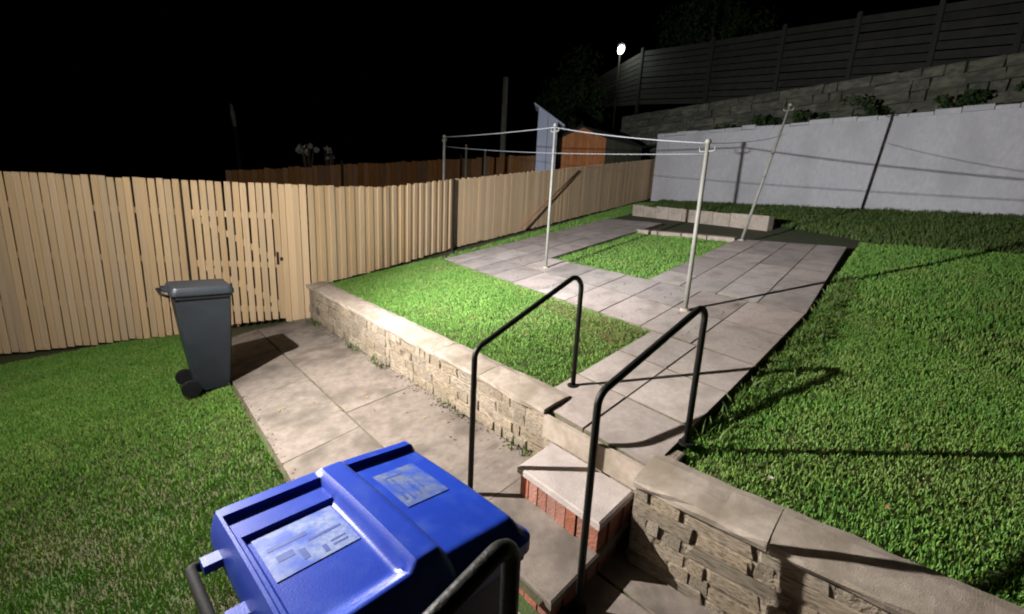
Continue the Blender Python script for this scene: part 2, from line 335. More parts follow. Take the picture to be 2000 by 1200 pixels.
# lower path beside the wall: big poured bays
path = tag(bpy.data.objects.new('concrete_path', None), kind='structure'); COL.objects.link(path); path.location = P(3, -.8, -.6)
slab_field([(6.1, -0.03), (-0.02, -0.03), (-0.02, -0.84), (6.2, -0.86)], 1, 1, path_off, M['concrete'], path, name='path_bay', us=[0, .31, .66, 1.0], vs=[0, 1], jit=0.003, gap=0.006)
slab_field([(6.2, -0.87), (-0.02, -0.85), (-0.02, -1.58), (6.1, -1.57)], 1, 1, path_off, M['concrete'], path, name='path_bay', us=[0, .22, .45, .72, 1.0], vs=[0, 1], jit=0.003, gap=0.006)
# lower flags to the right of the steps
lowp = tag(bpy.data.objects.new('lower_paving', None), kind='structure'); COL.objects.link(lowp); lowp.location = P(-2, -1, -.8)
slab_field([(-0.80, 0.05), (-2.9, 0.25), (-2.9, -.87), (-0.80, -.87)], 2, 4, LOW, M['concrete'], lowp, name='paving_slab', us=[0, .33, .66, 1], vs=[0, .45, 1])
slab_field([(.48, -.87), (-2.9, -.87), (-2.9, -3.0), (.48, -3.0)], 2, 4, LOW, M['concrete'], lowp, name='paving_slab', us=[0, .16, .33, .5, .66, .83, 1], vs=[0, .33, .66, 1])

# ================================================================== STEPS
steps = thing('garden_steps', P(-.45, -.5, -.6), 'concrete steps with red brick edges climbing between the two black handrails', 'steps')
def brick_row(a0, b0, a1, b1, z0, z1, outward, n, parent=steps, depth=.1, offf=0.0):
    d = Vector((a1 - a0, b1 - b0, 0))
    for k in range(n):
        t0, t1 = (k + .05) / n, (k + .95) / n; pr = random.uniform(-.006, .006)
        q = []
        for t in (t0, t1):
            a, b = a0 + (a1 - a0) * t, b0 + (b1 - b0) * t
            q.append(((a + outward[0] * pr, b + outward[1] * pr), (a - outward[0] * depth, b - outward[1] * depth)))
        lo = [P(*q[0][0], z0), P(*q[1][0], z0), P(*q[1][1], z0), P(*q[0][1], z0)]; hi = [P(*q[0][0], z1), P(*q[1][0], z1), P(*q[1][1], z1), P(*q[0][1], z1)]
        V, Fc = hexa(lo, hi); fixn(wobj('brick', V, Fc, M['brick'], parent))
def block(name, a0, a1, b0, b1, z0, z1, m, parent):
    lo = [P(a0, b0, z0), P(a1, b0, z0), P(a1, b1, z0), P(a0, b1, z0)]; hi = [P(a0, b0, z1), P(a1, b0, z1), P(a1, b1, z1), P(a0, b1, z1)]
    V, Fc = hexa(lo, hi); return fixn(wobj(name, V, Fc, m, parent))
def tread(a0, a1, b0, b1, z, m=M['step']):
    V, Fc = slab_mesh([P(a0, b0, z), P(a1, b0, z), P(a1, b1, z), P(a0, b1, z)], .05, .01); return fixn(wobj('tread', V, Fc, m, steps))
block('riser', -.96, .02, .0, .12, LOW - .03, -.055, M['mortar'], steps); 
V, Fc = slab_mesh([P(.0, -.035, -.005), P(-.93, -.035, -.005), P(-.93, -.004, -.004), P(.0, -.004, -.004)], .18, .004); fixn(wobj('riser', V, Fc, M['coping'], steps))
tread(-.11, -.86, -.41, -.037, -.19)
block('core', -.24, -.74, -.28, -.04, -.60, -.243, M['mortar'], steps)
brick_row(-.13, -.39, -.845, -.39, -.415, -.245, (0, -1), 8)
brick_row(-.845, -.28, -.845, -.04, -.415, -.245, (-1, 0), 3)
brick_row(-.13, -.04, -.13, -.28, -.415, -.245, (1, 0), 3)
tread(.30, -.86, -.82, -.04, -.42, M['concrete'])
brick_row(-.845, -.69, -.845, -.04, LOW - .01, -.475, (-1, 0), 6); brick_row(.48, -.80, -.845, -.80, LOW - .01, -.475, (0, -1), 12)
block('core', .30, -.73, -.69, -.04, LOW - .05, -.475, M['mortar'], steps)
tread(.48, .304, -.82, -.04, -.428, M['concrete'])

# ================================================================== STONE RETAINING WALLS
def stone_wall(label, p0, p1, nrm, topf, botf, courses, seedv, cop_len):
    rs = random.Random(seedv); p0 = Vector((p0[0], p0[1])); p1 = Vector((p1[0], p1[1])); L = (p1 - p0).length; d = (p1 - p0) / L; n = Vector(nrm).normalized()
    rz = math.atan2(d.y, d.x)
    W = thing('retaining_wall', (p0.x, p0.y, botf(p0.x, p0.y)), label, 'wall')
    # mortar core
    V = []
    for q in (p0, p0 + d * L * .5, p1):
        for s in (.014, .29):
            x, y = q.x - n.x * s, q.y - n.y * s
            V += [(x, y, botf(x, y) - .1), (x, y, topf(x, y) - .07)]
    Fc = []
    for k in (0, 4): Fc += [(k, k + 4, k + 5, k + 1), (k + 2, k + 3, k + 7, k + 6), (k + 1, k + 5, k + 7, k + 3), (k, k + 2, k + 6, k + 4)]
    Fc += [(0, 1, 3, 2), (8, 10, 11, 9)]
    fixn(wobj('mortar', V, Fc, M['mortar'], W))
    for c in range(courses):
        s = -rs.uniform(0, .12); big = rs.random() < .35
        while s < L - .02:
            ln = rs.choice((.10, .14, .20, .26, .34, .48)) * rs.uniform(.8, 1.2); e = min(s + ln, L); s0 = max(s, 0)
            if e - s0 > .05:
                mid = p0 + d * (s0 + e) / 2; zt = topf(mid.x, mid.y) - .065; zb = botf(mid.x, mid.y) - .03; h = (zt - zb) / courses
                zc = zb + (c + .5) * h + rs.uniform(-.012, .012); pr = rs.uniform(-.010, .008)
                o = link('stone', rs.choice(STONES)); o.scale = ((e - s0) - .014, .16, h * rs.uniform(.86, 1.04))
                place(o, (mid.x - n.x * (.086 - pr), mid.y - n.y * (.086 - pr), zc), W, rz + rs.uniform(-.02, .02)); o.rotation_euler.y += rs.uniform(-.03, .03)
            s = e + .0
    s = 0
    while s < L - .05:
        ln = cop_len * rs.uniform(.8, 1.2); e = min(s + ln, L)
        if L - e < .25: e = L
        k = 7; V = []
        prof = [(.022, -.06), (.034, -.025), (.03, .0), (-.10, .008), (-.22, .004), (-.29, -.01), (-.29, -.07)]
        for i in range(k):
            t = s + .003 + (e - s - .006) * i / (k - 1); q = p0 + d * t
            for (a, z) in prof:
                jx = rs.uniform(-.011, .011) if 0 < i < k - 1 else 0; x, y = q.x + n.x * (a + jx), q.y + n.y * (a + jx)
                V.append((x, y, topf(x, y) + z + rs.uniform(-.006, .006)))
        m_ = len(prof); Fc = [(i * m_ + j, i * m_ + (j + 1) % m_, (i + 1) * m_ + (j + 1) % m_, (i + 1) * m_ + j) for i in range(k - 1) for j in range(m_)]
        Fc += [tuple(range(m_)), tuple(range((k - 1) * m_, k * m_))[::-1]]
        fixn(wobj('coping_stone', V, Fc, M['coping'], W)); s = e
    return W
def low_z(x, y):
    a, b = AB(x, y); return pz(x, y) + path_off(a)
q0, q1 = P(0.0, 0.0), P(6.05, -0.03)
stone_wall('long low stone retaining wall with pale coping beside the lower concrete path', q0, q1, -EV, lambda x, y: pz(x, y) + .035, low_z, 4, 3, 0.95)
RW0 = Vector((0.82, 2.42)); RD = Vector((0.733, -0.68)); RN = Vector((-0.68, -0.733))
stone_wall('taller rough stone retaining wall with grey coping at the foot of the right grass', RW0, RW0 + RD * 6.0, RN, lambda x, y: pz(x, y) + .03, lambda x, y: pz(x, y) + LOW, 6, 5, 0.85)
# return of the right wall beside the steps
rw_ret = thing('wall_return', P(-.95, .02, LOW), 'short stone return wall between the top step and the right grass', 'wall')
for c in range(5):
    for k in range(2):
        o = link('stone', random.choice(STONES)); o.scale = (.17, .12, .115); q = P(-.955, .06 + .17 * k, -.55 + .12 * c); place(o, q, rw_ret, rad(44))

# ================================================================== GRASS
wl = lambda a, b: tuple(P(a, b))[:2]
left_lawn = [wl(.20, .31), wl(5.95, .31), wl(6.1, 2.6), wl(5.75, 2.71), wl(.21, 2.02)]
tilted('lawn_turf', [(.24, .33), (6.0, .33), (6.1, 2.66), (5.75, 2.68), (.26, 1.95)], -.03, M['soil'])
tag(blades('grass', left_lawn, 8000, (.015, .036), .006, M['grass'], -.03), kind='stuff')
strip_left = [wl(6.05, 2.6), wl(5.85, 2.75), wl(6.1, 9.2), wl(6.3, 13.5), wl(7.75, 13.5)]
tag(blades('grass', strip_left, 1500, (.03, .08), .009, M['grass'], -.06), kind='stuff')
patch = [wl(1.42, 3.86), wl(3.78, 4.10), wl(4.0, 7.6), wl(1.5, 7.6)]
tag(blades('grass', patch, 2600, (.02, .055), .008, M['grass'], -.075), kind='stuff')
ri = lambda t, off=.33: (RW0.x + RD.x * t - RN.x * off, RW0.y + RD.y * t - RN.y * off)
right_lawn = [wl(-.97, .40), wl(-.94, 1.8), wl(-.90, 3.5), wl(-.52, 8.6), wl(-9, 9), ri(5.9), ri(.15)]
near_r = lambda x, y: (x + 0 * y) < 4.2
tag(blades('grass', right_lawn, 8500, (.015, .036), .0065, M['grass'], -.065, keep=near_r), kind='stuff')
tag(blades('grass', right_lawn, 2800, (.025, .055), .009, M['grass'], -.065, keep=lambda x, y: x >= 4.2), kind='stuff')
back_lawn = [wl(6.2, 11.2), wl(1.5, 10.1), wl(-1, 8.6), wl(-9, 9), wl(-9, 14), wl(1.5, 14.0), wl(7.3, 14.6)]
tag(blades('grass', back_lawn, 900, (.04, .12), .014, M['weed'], -.06), kind='stuff')
near_left = [wl(.50, -1.60), wl(7.6, -1.62), wl(8.5, -5.5), wl(.50, -5.5)]
tag(blades('weeds', strip and [wl(5.6, 2.75), wl(-.85, 1.92), wl(-.82, 3.5), wl(5.7, 4.2)], 420, (.008, .03), .012, M['weed'], 0.0, lean=1.2, clump=.8, keep=lambda x, y: (np.abs(np.sin((x * EW[0] + y * EW[1] - O @ EW) * 3.77)) < .05)), kind='stuff')
def po(x, y):
    a = MI[0, 0] * (x - O[0]) + MI[0, 1] * (y - O[1]); return -0.42 - 0.028 * np.clip(a, -1, 8) - .04
tag(blades('grass', near_left, 8000, (.016, .042), .0075, M['grass'], 0, offf=po), kind='stuff')
# dry trampled corner of the left lawn and long weeds along the right edge of the slabs
tag(blades('dry_grass', [wl(.3, 1.4), wl(1.9, 1.85), wl(1.9, 2.12), wl(.26, 1.96)], 5000, (.01, .03), .006, M['dry_grass'], -.02), kind='stuff')
tag(blades('weeds', [wl(-.97, .5), wl(-.93, 3.5), wl(-.72, 5.6), wl(-1.0, 5.6), wl(-1.25, 3.4), wl(-1.18, .5)], 700, (.04, .11), .014, M['weed'], -.06, lean=1.2), kind='stuff')
tag(blades('weeds', [wl(.1, -.02), wl(5.9, -.02), wl(5.9, -.16), wl(.1, -.10)], 900, (.02, .075), .016, M['weed'], 0, offf=lambda x, y: po(x, y) + .04, lean=1.0, clump=.9,
           keep=lambda x, y: np.sin(x * 7 + 1.3 * np.sin(x * 3.1)) > .1), kind='stuff')
# broken mortar and crumbs at the foot of the wall
def crumbs(name, pts, n, s0, s1, m):
    V = []; Fc = []
    c = Vector(pts(0.5)[0:3])
    for k in range(n):
        q = Vector(pts(random.random())); s = random.uniform(s0, s1); b = len(V)
        for j in range(5):
            a = j * 1.2566 + random.random(); V.append(q - c + Vector((math.cos(a) * s, math.sin(a) * s, 0)))
        V.append(q - c + Vector((0, 0, s * random.uniform(.08, .95)))); Fc += [(b + j, b + (j + 1) % 5, b + 5) for j in range(5)]
    o = link(name, mesh(name, V, Fc), m); o.location = c; return tag(o, kind='stuff')
crumbs('debris', lambda t: (lambda a: tuple(P(a, -.03 - abs(random.gauss(0, .06)), path_off(a) + .001)))(t * 5.8 + .05), 420, .004, .02, M['debris'])
crumbs('debris', lambda t: (lambda a: tuple(P(a, -1.56 + random.gauss(0, .03), path_off(a) - .002)))(t * 5.0 + .9), 160, .004, .016, M['debris'])
crumbs('debris', lambda t: tuple(P(-.3 + random.uniform(-.7, 6), 2.0 + 0 * t + random.uniform(0, 1.6), .004)), 90, .003, .009, M['debris'])

# fallen leaves
def fallen(n, pts):
    V = []; Fc = []; c = pts()
    for k in range(n):
        q = pts() - c; a = random.random() * 6.28; l = random.uniform(.012, .028); d = Vector((math.cos(a), math.sin(a), random.uniform(-.15, .3))) * l; e = Vector((-math.sin(a), math.cos(a), random.uniform(-.2, .4))) * l * .5; b = len(V)
        V += [q - d + Vector((0, 0, .004)), q - e + Vector((0, 0, .009)), q + d + Vector((0, 0, .012)), q + e + Vector((0, 0, .009))]; Fc.append((b, b + 1, b + 2, b + 3))
    o = link('leaves', mesh('leaves', V, Fc), M['dead_leaf']); o.location = c; tag(o, kind='stuff')
fallen(46, lambda: P(random.uniform(-.85, 5.6), random.uniform(2.0, 3.9), .006))
fallen(30, lambda: (lambda a: P(a, random.uniform(-1.5, -.05), path_off(a) + .004))(random.uniform(.2, 5.6)))
fallen(60, lambda: P(random.uniform(-4.5, -1.0), random.uniform(.6, 5), -.02))
fallen(40, lambda: P(random.uniform(.4, 5.6), random.uniform(.4, 2.2), .012))

# ================================================================== TIMBER FENCE AND GATE
FB = bevel_box('board', 1, 1, 1, .035); FB.materials.append(M['board'])
def add_board(parent, xy, dirv, wd, z0, z1, th, lean=0.0, name='board', me=FB):
    o = link(name, me); o.scale = (wd, th, z1 - z0); place(o, (xy.x, xy.y, z0), parent, math.atan2(dirv.y, dirv.x)); o.rotation_euler.y += lean; return o
def v2(p): return Vector((p[0], p[1]))
f0 = v2(gp(600, 560)); f0 = v2(P(6.02, .02)); f1 = v2(gp(740, 525)); f2 = v2(gp(880, 484)); f3 = v2(gp(1272, 387)); f4 = f3 + (f3 - f2).normalized() * .9
def ztop_at(px, py, xy): 
    v = ray(px, py); t = (xy.x * v[0] + xy.y * v[1]) / (v[0] ** 2 + v[1] ** 2); return v[2] * t + EYE
tops = [ztop_at(602, 362, f0), ztop_at(740, 366, f1), ztop_at(880, 351, f2), ztop_at(1272, 311, f3)]
FL = [f0, f1, f2, f3]; ax = (f3 - f2).normalized()
fence = thing('board_fence', (f1.x, f1.y, pz(f1.x, f1.y)), 'long pale new timber board fence along the left of the garden', 'fence')
def along(points, tp):
    out = []; acc = 0
    for k in range(len(points) - 1):
        out.append((acc, points[k], points[k + 1], tp[k], tp[k + 1])); acc += (points[k + 1] - points[k]).length
    return out, acc
segs, LT = along(FL + [f4], tops + [tops[-1] + .03])
def fpos(s):
    for (a, p, q, t0, t1) in segs:
        l = (q - p).length
        if s <= a + l + 1e-6: u = (s - a) / l; return p.lerp(q, u), t0 + (t1 - t0) * u, (q - p).normalized()
    return segs[-1][2], segs[-1][4], (segs[-1][2] - segs[-1][1]).normalized()
side = Vector((ax.y, -ax.x))  # towards the garden
s = .06; k = 0; sp2 = (f2 - f0).length
while s < LT - .03:
    xy, zt, dv = fpos(s); sd = Vector((dv.y, -dv.x))
    zb = pz(xy.x, xy.y) + (.0 if AB(*xy)[1] > .25 else -.1) - .02 + random.uniform(-.015, .015)
    front = k % 2 == 0
    add_board(fence, xy + sd * ((.011 if front else -.006) if s < 3.6 else random.uniform(-.002, .004)), dv, .098 if front else .128, zb, zt + random.uniform(-.014, .014) - (0 if front else .012), .019, random.uniform(-.006, .006))
    s += .098; k += 1
for zoff in (.25, .85, 1.38):
    V = []; Fc = []
    for (a, p, q, t0, t1) in segs:
        sd = Vector(((q - p).y, -(q - p).x)).normalized()
        for (e) in (0,):
            A, B = p - sd * .022, q - sd * .022; A2, B2 = p - sd * .06, q - sd * .06; za, zb_ = t0 - 1.6 + zoff, t1 - 1.6 + zoff
            vv, ff = hexa([(A.x, A.y, za), (B.x, B.y, zb_), (B2.x, B2.y, zb_), (A2.x, A2.y, za)], [(A.x, A.y, za + .085), (B.x, B.y, zb_ + .085), (B2.x, B2.y, zb_ + .085), (A2.x, A2.y, za + .085)])
            n0 = len(V); V += vv; Fc += [tuple(i + n0 for i in f) for f in ff]
    fixn(wobj('rail', V, Fc, M['rail_wood'], fence))
# steel posts in front of / beside the boards
PM = bevel_box('post', .05, .06, 1, .005); PM.materials.append(M['dark_post'])
for (xy, zt) in ((f2 + side * .06, tops[2] + .01), (f3 + side * .06, tops[3] + .04)):
    o = link('post', PM); z0 = pz(xy.x, xy.y) - .1; o.scale = (1, 1, zt - z0); place(o, (xy.x, xy.y, z0), fence, math.atan2(ax.y, ax.x))

# gate line: from the wall end to the left, out past the frame
g0 = f0.copy(); g1 = v2(gp(480, 635, -.60)); gd = (g1 - g0).normalized(); gs = Vector((-gd.y, gd.x)); gs = gs if gs.dot(-v2((0, 1))) > 0 else -gs
def gz(t): x = g0 + gd * t; return low_z(x.x, x.y)
zt_g = ztop_at(480, 357, g0 + gd * 1.0); zt_g0 = tops[0]
def gtop(t): return zt_g0 + (zt_g - zt_g0) * t
gate = thing('garden_gate', tuple(g0 + gd * 1.1) + (gz(1.1),), 'pale timber slatted gate with diagonal braces and a dark latch at the wall end', 'gate')
t = .50
while t < 1.88:
    xy = g0 + gd * t; add_board(gate, xy + gs * .012, gd, .098, gz(t) + .05, gtop(t) + random.uniform(-.012, .012), .02, random.uniform(-.005, .005)); t += .125
def beam(parent, a, za, b, zb, h, th, off, name, m=M['board']):
    A, B = g0 + gd * a, g0 + gd * b; A1, B1 = A - gs * off, B - gs * off; A2, B2 = A - gs * (off + th), B - gs * (off + th)
    vv, ff = hexa([(A1.x, A1.y, za), (B1.x, B1.y, zb), (B2.x, B2.y, zb), (A2.x, A2.y, za)], [(A1.x, A1.y, za + h), (B1.x, B1.y, zb + h), (B2.x, B2.y, zb + h), (A2.x, A2.y, za + h)])
    return fixn(wobj(name, vv, ff, m, parent))
zb0 = gz(1.1)
for zz in (.25, 1.05, 1.9): beam(gate, .46, zb0 + zz, 1.88, zb0 + zz, .10, .035, .002, 'ledge')
beam(gate, .50, zb0 + 1.1, 1.85, zb0 + 1.86, .11, .03, .004, 'brace'); beam(gate, .50, zb0 + .32, 1.85, zb0 + 1.05, .11, .03, .004, 'brace')
xy = g0 + gd * .52 + gs * .03; o = link('latch', bevel_box('latch', .035, .03, .22, .004), M['dark_post']); place(o, (xy.x, xy.y, gz(.5) + 1.03), gate, math.atan2(gd.y, gd.x))
xy = g0 + gd * .455 + gs * .03; o = link('latch_keep', bevel_box('latch_keep', .05, .03, .06, .004), M['dark_post']); place(o, (xy.x, xy.y, gz(.5) + 1.10), gate, math.atan2(gd.y, gd.x))
gpost = thing('gate_panel', tuple(g0 + gd * .2) + (gz(.2),), 'narrow close-boarded panel between the slatted gate and the stone wall', 'fence')
for (t, wd, pr) in ((.06, .11, 0), (.17, .10, .018), (.285, .12, 0), (.395, .10, .018)):
    xy = g0 + gd * t + gs * (.01 + pr); add_board(gpost, xy, gd, wd, gz(t) - .02, gtop(t) + random.uniform(-.01, .01), .02)
for zz in (.3, 1.9): beam(gpost, .01, zb0 + zz, .45, zb0 + zz, .09, .04, .004, 'rail', M['rail_wood'])
lf = thing('slatted_fence', tuple(g0 + gd * 3) + (gz(3),), 'pale timber slatted fence carrying on past the gate behind the grey bin', 'fence')
t = 2.02
while t < 7.6:
    xy = g0 + gd * t; add_board(lf, xy + gs * (.012 + (.012 if random.random() < .3 else 0)), gd, .098, low_z(xy.x, xy.y) + random.uniform(-.02, .02), gtop(min(t, 2.0)) + (t - 2) * -.01 + random.uniform(-.014, .014), .02, random.uniform(-.005, .005)); t += .118
for zz in (.3, 1.1, 1.9): beam(lf, 1.96, zb0 + zz, 7.6, zb0 + zz, .10, .04, .002, 'rail', M['rail_wood'])
o = link('post', PM); xy = g0 + gd * 1.94 - gs * .02; o.scale = (1.2, 1.2, gtop(1.9) - gz(1.9) - .02); place(o, (xy.x, xy.y, gz(1.9)), lf, math.atan2(gd.y, gd.x))
# brick at the foot of the gate
q = gp(458, 628, -.57); o = link('brick', bevel_box('brick', .22, .11, .10, .008), M['brick']); o.location = q; o.rotation_euler[2] = .3; tag(o, 'loose pinkish brick on the ground below the gate beside the grey bin', 'brick')
o.location.z = low_z(q.x, q.y) - .045

# ================================================================== HANDRAILS
def handrail(label, foot, back, hb, ht, ground_z, rad_=.021, top_r=.085):
    T = thing('handrail', (foot.x, foot.y, ground_z), label, 'handrail', 'black tubular handrails at the steps')
    pts = fillet([Vector((foot.x, foot.y, ground_z)), Vector((foot.x, foot.y, hb)), Vector((back.x, back.y, ht)), Vector((back.x, back.y, back.z))], [0, .10, top_r, 0], 9)
    V, Fc = tube(pts, rad_, 14); wobj('rail', V, Fc, M['black_steel'], T, True)
    for q in (Vector((foot.x, foot.y, ground_z)), Vector(back)):
        V, Fc = tube([q + Vector((0, 0, -.006)), q + Vector((0, 0, .012))], .05, 16); wobj('foot_plate', V, Fc, M['black_steel'], T)
    return T
lb = gp(1119, 754); lfx = gp(918, 968, -.43)
handrail('black tubular handrail rising from the path to the left grass', lfx, lb, ztop_at(934, 684, v2(lfx)), ztop_at(1123, 528, v2(lb)), lfx.z, top_r=.10)
rb = gp(1340, 866); rfx = gp(1128, 1190, LOW)
handrail('black tubular handrail on the right of the steps beside the right grass', rfx, rb, ztop_at(1163, 770, v2(rfx)), ztop_at(1357, 588, v2(rb)), pz(rfx.x, rfx.y) + LOW, top_r=.075)
# near handrail for the lower flight
nt_ = np.array([.03, .95, -.80]); nT = Vector((nt_[0], nt_[1], EYE + nt_[2])); dn = Vector((-.72, -.69, -.36))
T = thing('handrail', (nT.x + .02, nT.y + .02, pz(nT.x, nT.y) + LOW), 'short near handrail at the bottom edge beside the blue bin', 'handrail', 'black tubular handrails at the steps')
q0_, q1_, q2_ = nT + dn * .45, nT, Vector((nT.x + .018, nT.y + .018, pz(nT.x, nT.y) + LOW))
V, Fc = tube(fillet([Vector((q0_.x, q0_.y, q2_.z - .1)), q0_, q1_, q2_], [0, .06, .045, 0], 9), .025, 14); wobj('rail', V, Fc, M['black_steel'], T, True)

# ================================================================== BINS
def lid_height(u, v, L, W):
    """height of the lid above its rim; u from hinge to front, v from far side to near side"""
    ss = lambda e0, e1, x: (lambda t: t * t * (3 - 2 * t))(min(max((x - e0) / (e1 - e0), 0), 1))
    edge = min(ss(-.01, .028, v), ss(0, .10, W - v)) ; fr = ss(0, .05, L - u) * ss(-.01, .02, u)
    base = .095 + .012 * math.sin(math.pi * v / W) - .022 * ss(.42, .8, u)
    r0, r1 = .36, .47
    if u < r0:      # hinge half: recessed panel with two ribs
        pan = ss(.085, .095, v) * ss(.07, .13, W - v) * ss(.03, .04, u) * ss(.0, .015, r0 - u); base -= .022 * pan
        base += .012 * ss(.20, .235, v) * (1 - ss(.25, .254, v)) * ss(.06, .08, u) * ss(.02, .04, r0 - u) * 0
        base -= .016 * ss(.205, .212, v) * ss(.10, .16, W - v) * ss(.05, .06, u) * ss(.0, .03, r0 - u)
    elif u < r1:    # ridge across the lid
        base += .016 * ss(0, .012, u - r0) * ss(0, .02, r1 - u) * ss(.03, .05, v) * ss(.03, .1, W - v)
    else:           # front half: panel one step below the far rim
        base -= .024 * ss(.075, .085, v) * ss(0, .012, u - r1)
    return base * edge * fr
def wheelie(name, label, centre_rim, az, L, W, zg, Hh, mats, nu=84, nv=78, plain=False):
    """centre_rim: middle of the lid rim; az: direction from hinge to front"""
    C = Vector(centre_rim); eu = Vector((math.cos(az), math.sin(az), 0)); ev_ = Vector((math.sin(az), -math.cos(az), 0))
    B = thing(name, (C.x, C.y, zg), label, 'bin')
    def loc(u, v, z): return C + eu * (u - L / 2) + ev_ * (v - W / 2) + Vector((0, 0, z))
    V = []; Fc = []
    us = np.linspace(0, L, nu); vs = np.linspace(0, W, nv)
    def rnd_corner(u, v):
        r = .05; cu = min(max(u, r), L - r); cv = min(max(v, r), W - r); du, dv = u - cu, v - cv
        if du and dv:
            d = max(abs(du), abs(dv)); l = math.hypot(du, dv); return cu + du * d / l, cv + dv * d / l
        return u, v
    for u in us:
        for v in vs:
            uu, vv = rnd_corner(u, v); h = (.05 + .0 * u) * min(1, min(u, v, L - u, W - v) / .03) if plain else lid_height(u, v, L, W)
            V.append(loc(uu, vv, h))
    for i in range(nu - 1):
        for j in range(nv - 1): Fc.append((i * nv + j, (i + 1) * nv + j, (i + 1) * nv + j + 1, i * nv + j + 1))
    ring = [(i, 0) for i in range(nu)] + [(nu - 1, j) for j in range(1, nv)] + [(i, nv - 1) for i in range(nu - 2, -1, -1)] + [(0, j) for j in range(nv - 2, 0, -1)]
    n0 = len(V)
    for (i, j) in ring: V.append(V[i * nv + j] + Vector((0, 0, -.045)))
    m_ = len(ring)
    for k in range(m_):
        i, j = ring[k]; i2, j2 = ring[(k + 1) % m_]; Fc.append((i * nv + j, n0 + k, n0 + (k + 1) % m_, i2 * nv + j2))
    lid = wobj('lid', V, Fc, mats[0], B, True); fixn(lid)
    me = lid.data
    try: me.set_sharp_from_angle(angle=rad(38))
    except Exception: pass
    # body: tapered, with a collar under the lid
    bm_V = []; lev = [(-.03, 0.018), (-.085, .018), (-.086, .035), (-.5 * Hh, .06), (-Hh + .12, .10), (-Hh + .03, .11)]
    for (z, ins) in lev:
        for (uu, vv) in ((ins + .03, ins), (L - ins - .02, ins), (L - ins, ins + .03), (L - ins, W - ins - .03), (L - ins - .02, W - ins), (ins + .03, W - ins), (ins, W - ins - .03), (ins, ins + .03)):
            bm_V.append(loc(uu + (.06 * (-z / Hh) if uu < L / 2 else 0), vv, z))
    Fb = [tuple(range(8)), tuple(range(len(bm_V) - 8, len(bm_V)))]
    for k in range(len(lev) - 1):
        for j in range(8): Fb.append((k * 8 + j, k * 8 + (j + 1) % 8, (k + 1) * 8 + (j + 1) % 8, (k + 1) * 8 + j))
    fixn(wobj('body', bm_V, Fb, mats[1], B))
    # hinge bar, brackets, wheels
    Vh, Fh = tube(fillet([loc(.0, .10, -.06), loc(-.075, .10, -.02), loc(-.075, W - .10, -.02), loc(.0, W - .10, -.06)], [0, .03, .03, 0], 6), .016, 10); wobj('handle', Vh, Fh, mats[2], B, True)
    for v in (.13, W / 2, W - .19):
        lo = [loc(-.05, v, -.012), loc(.03, v, -.012), loc(.03, v + .05, -.012), loc(-.05, v + .05, -.012)]; hi = [p + Vector((0, 0, .03)) for p in lo]
        vv, ff = hexa(lo, hi); fixn(wobj('hinge', vv, ff, mats[0], B))
    for v in (.03, W - .09):
        c0 = loc(.10, v, -Hh + .10); Vw, Fw = tube([c0, c0 + ev_ * .06], .10, 20); wobj('wheel', Vw, Fw, mats[2], B)
    return B, loc
BL, BW = .82, .79; baz = rad(47.5)
bc = Vector((-.44, 1.325, EYE - 1.135))
bin_, bl = wheelie('wheelie_bin', 'big wheelie bin with bright blue lid and worn labels at the bottom of the photo', bc, baz, BL, BW, pz(bc.x, bc.y) + LOW, bc.z - pz(bc.x, bc.y) - LOW, (M['blue'], M['blue_body'], M['dark_plastic']))
def lid_sheet(name, u0, u1, v0, v1, m, lift=.0025, n=10):
    V = [bl(u0 + (u1 - u0) * i / n, v0 + (v1 - v0) * j / n, lid_height(u0 + (u1 - u0) * i / n, v0 + (v1 - v0) * j / n, BL, BW) + lift) for i in range(n + 1) for j in range(n + 1)]
    Fc = [(i * (n + 1) + j, (i + 1) * (n + 1) + j, (i + 1) * (n + 1) + j + 1, i * (n + 1) + j + 1) for i in range(n) for j in range(n)]
    o = fixn(wobj(name, V, Fc, m, bin_)); return o
o = lid_sheet('label_sticker', .07, .325, .225, .45, M['label']); o['label'] = 'worn white label with dark marks'
for (u0, u1, v0, v1) in ((.09, .21, .30, .318), (.20, .31, .34, .352), (.10, .15, .35, .38), (.16, .18, .37, .42), (.22, .235, .40, .435), (.25, .30, .395, .402), (.25, .30, .415, .422)): lid_sheet('label_mark', u0, u1, v0, v1, M['ink'], .0032, 3)
o = lid_sheet('emblem_sticker', .515, .70, .19, .44, M['emblem']); o['label'] = 'worn grey square emblem'
for (u0, u1, v0, v1) in ((.535, .545, .23, .40), (.56, .568, .25, .41), (.60, .607, .30, .40), (.63, .637, .27, .37), (.545, .62, .23, .238)): lid_sheet('emblem_mark', u0, u1, v0, v1, M['ink'], .0032, 3)
gq = gp(437, 768, -.58); g_az = rad(131.5)
gl, gw = .62, .60; gH = 1.28
gc = Vector((gq.x, gq.y, gq.z + gH)) - Vector((math.cos(rad(-10)), math.sin(rad(-10)), 0)) * .30 + Vector((0, .12, 0))
wheelie('wheelie_bin', 'dark grey wheelie bin standing on the grass in front of the timber gate', gc, rad(44), gl, gw, gq.z, gH, (M['grey_plastic'], M['grey_plastic'], M['dark_plastic']), 24, 24, True)

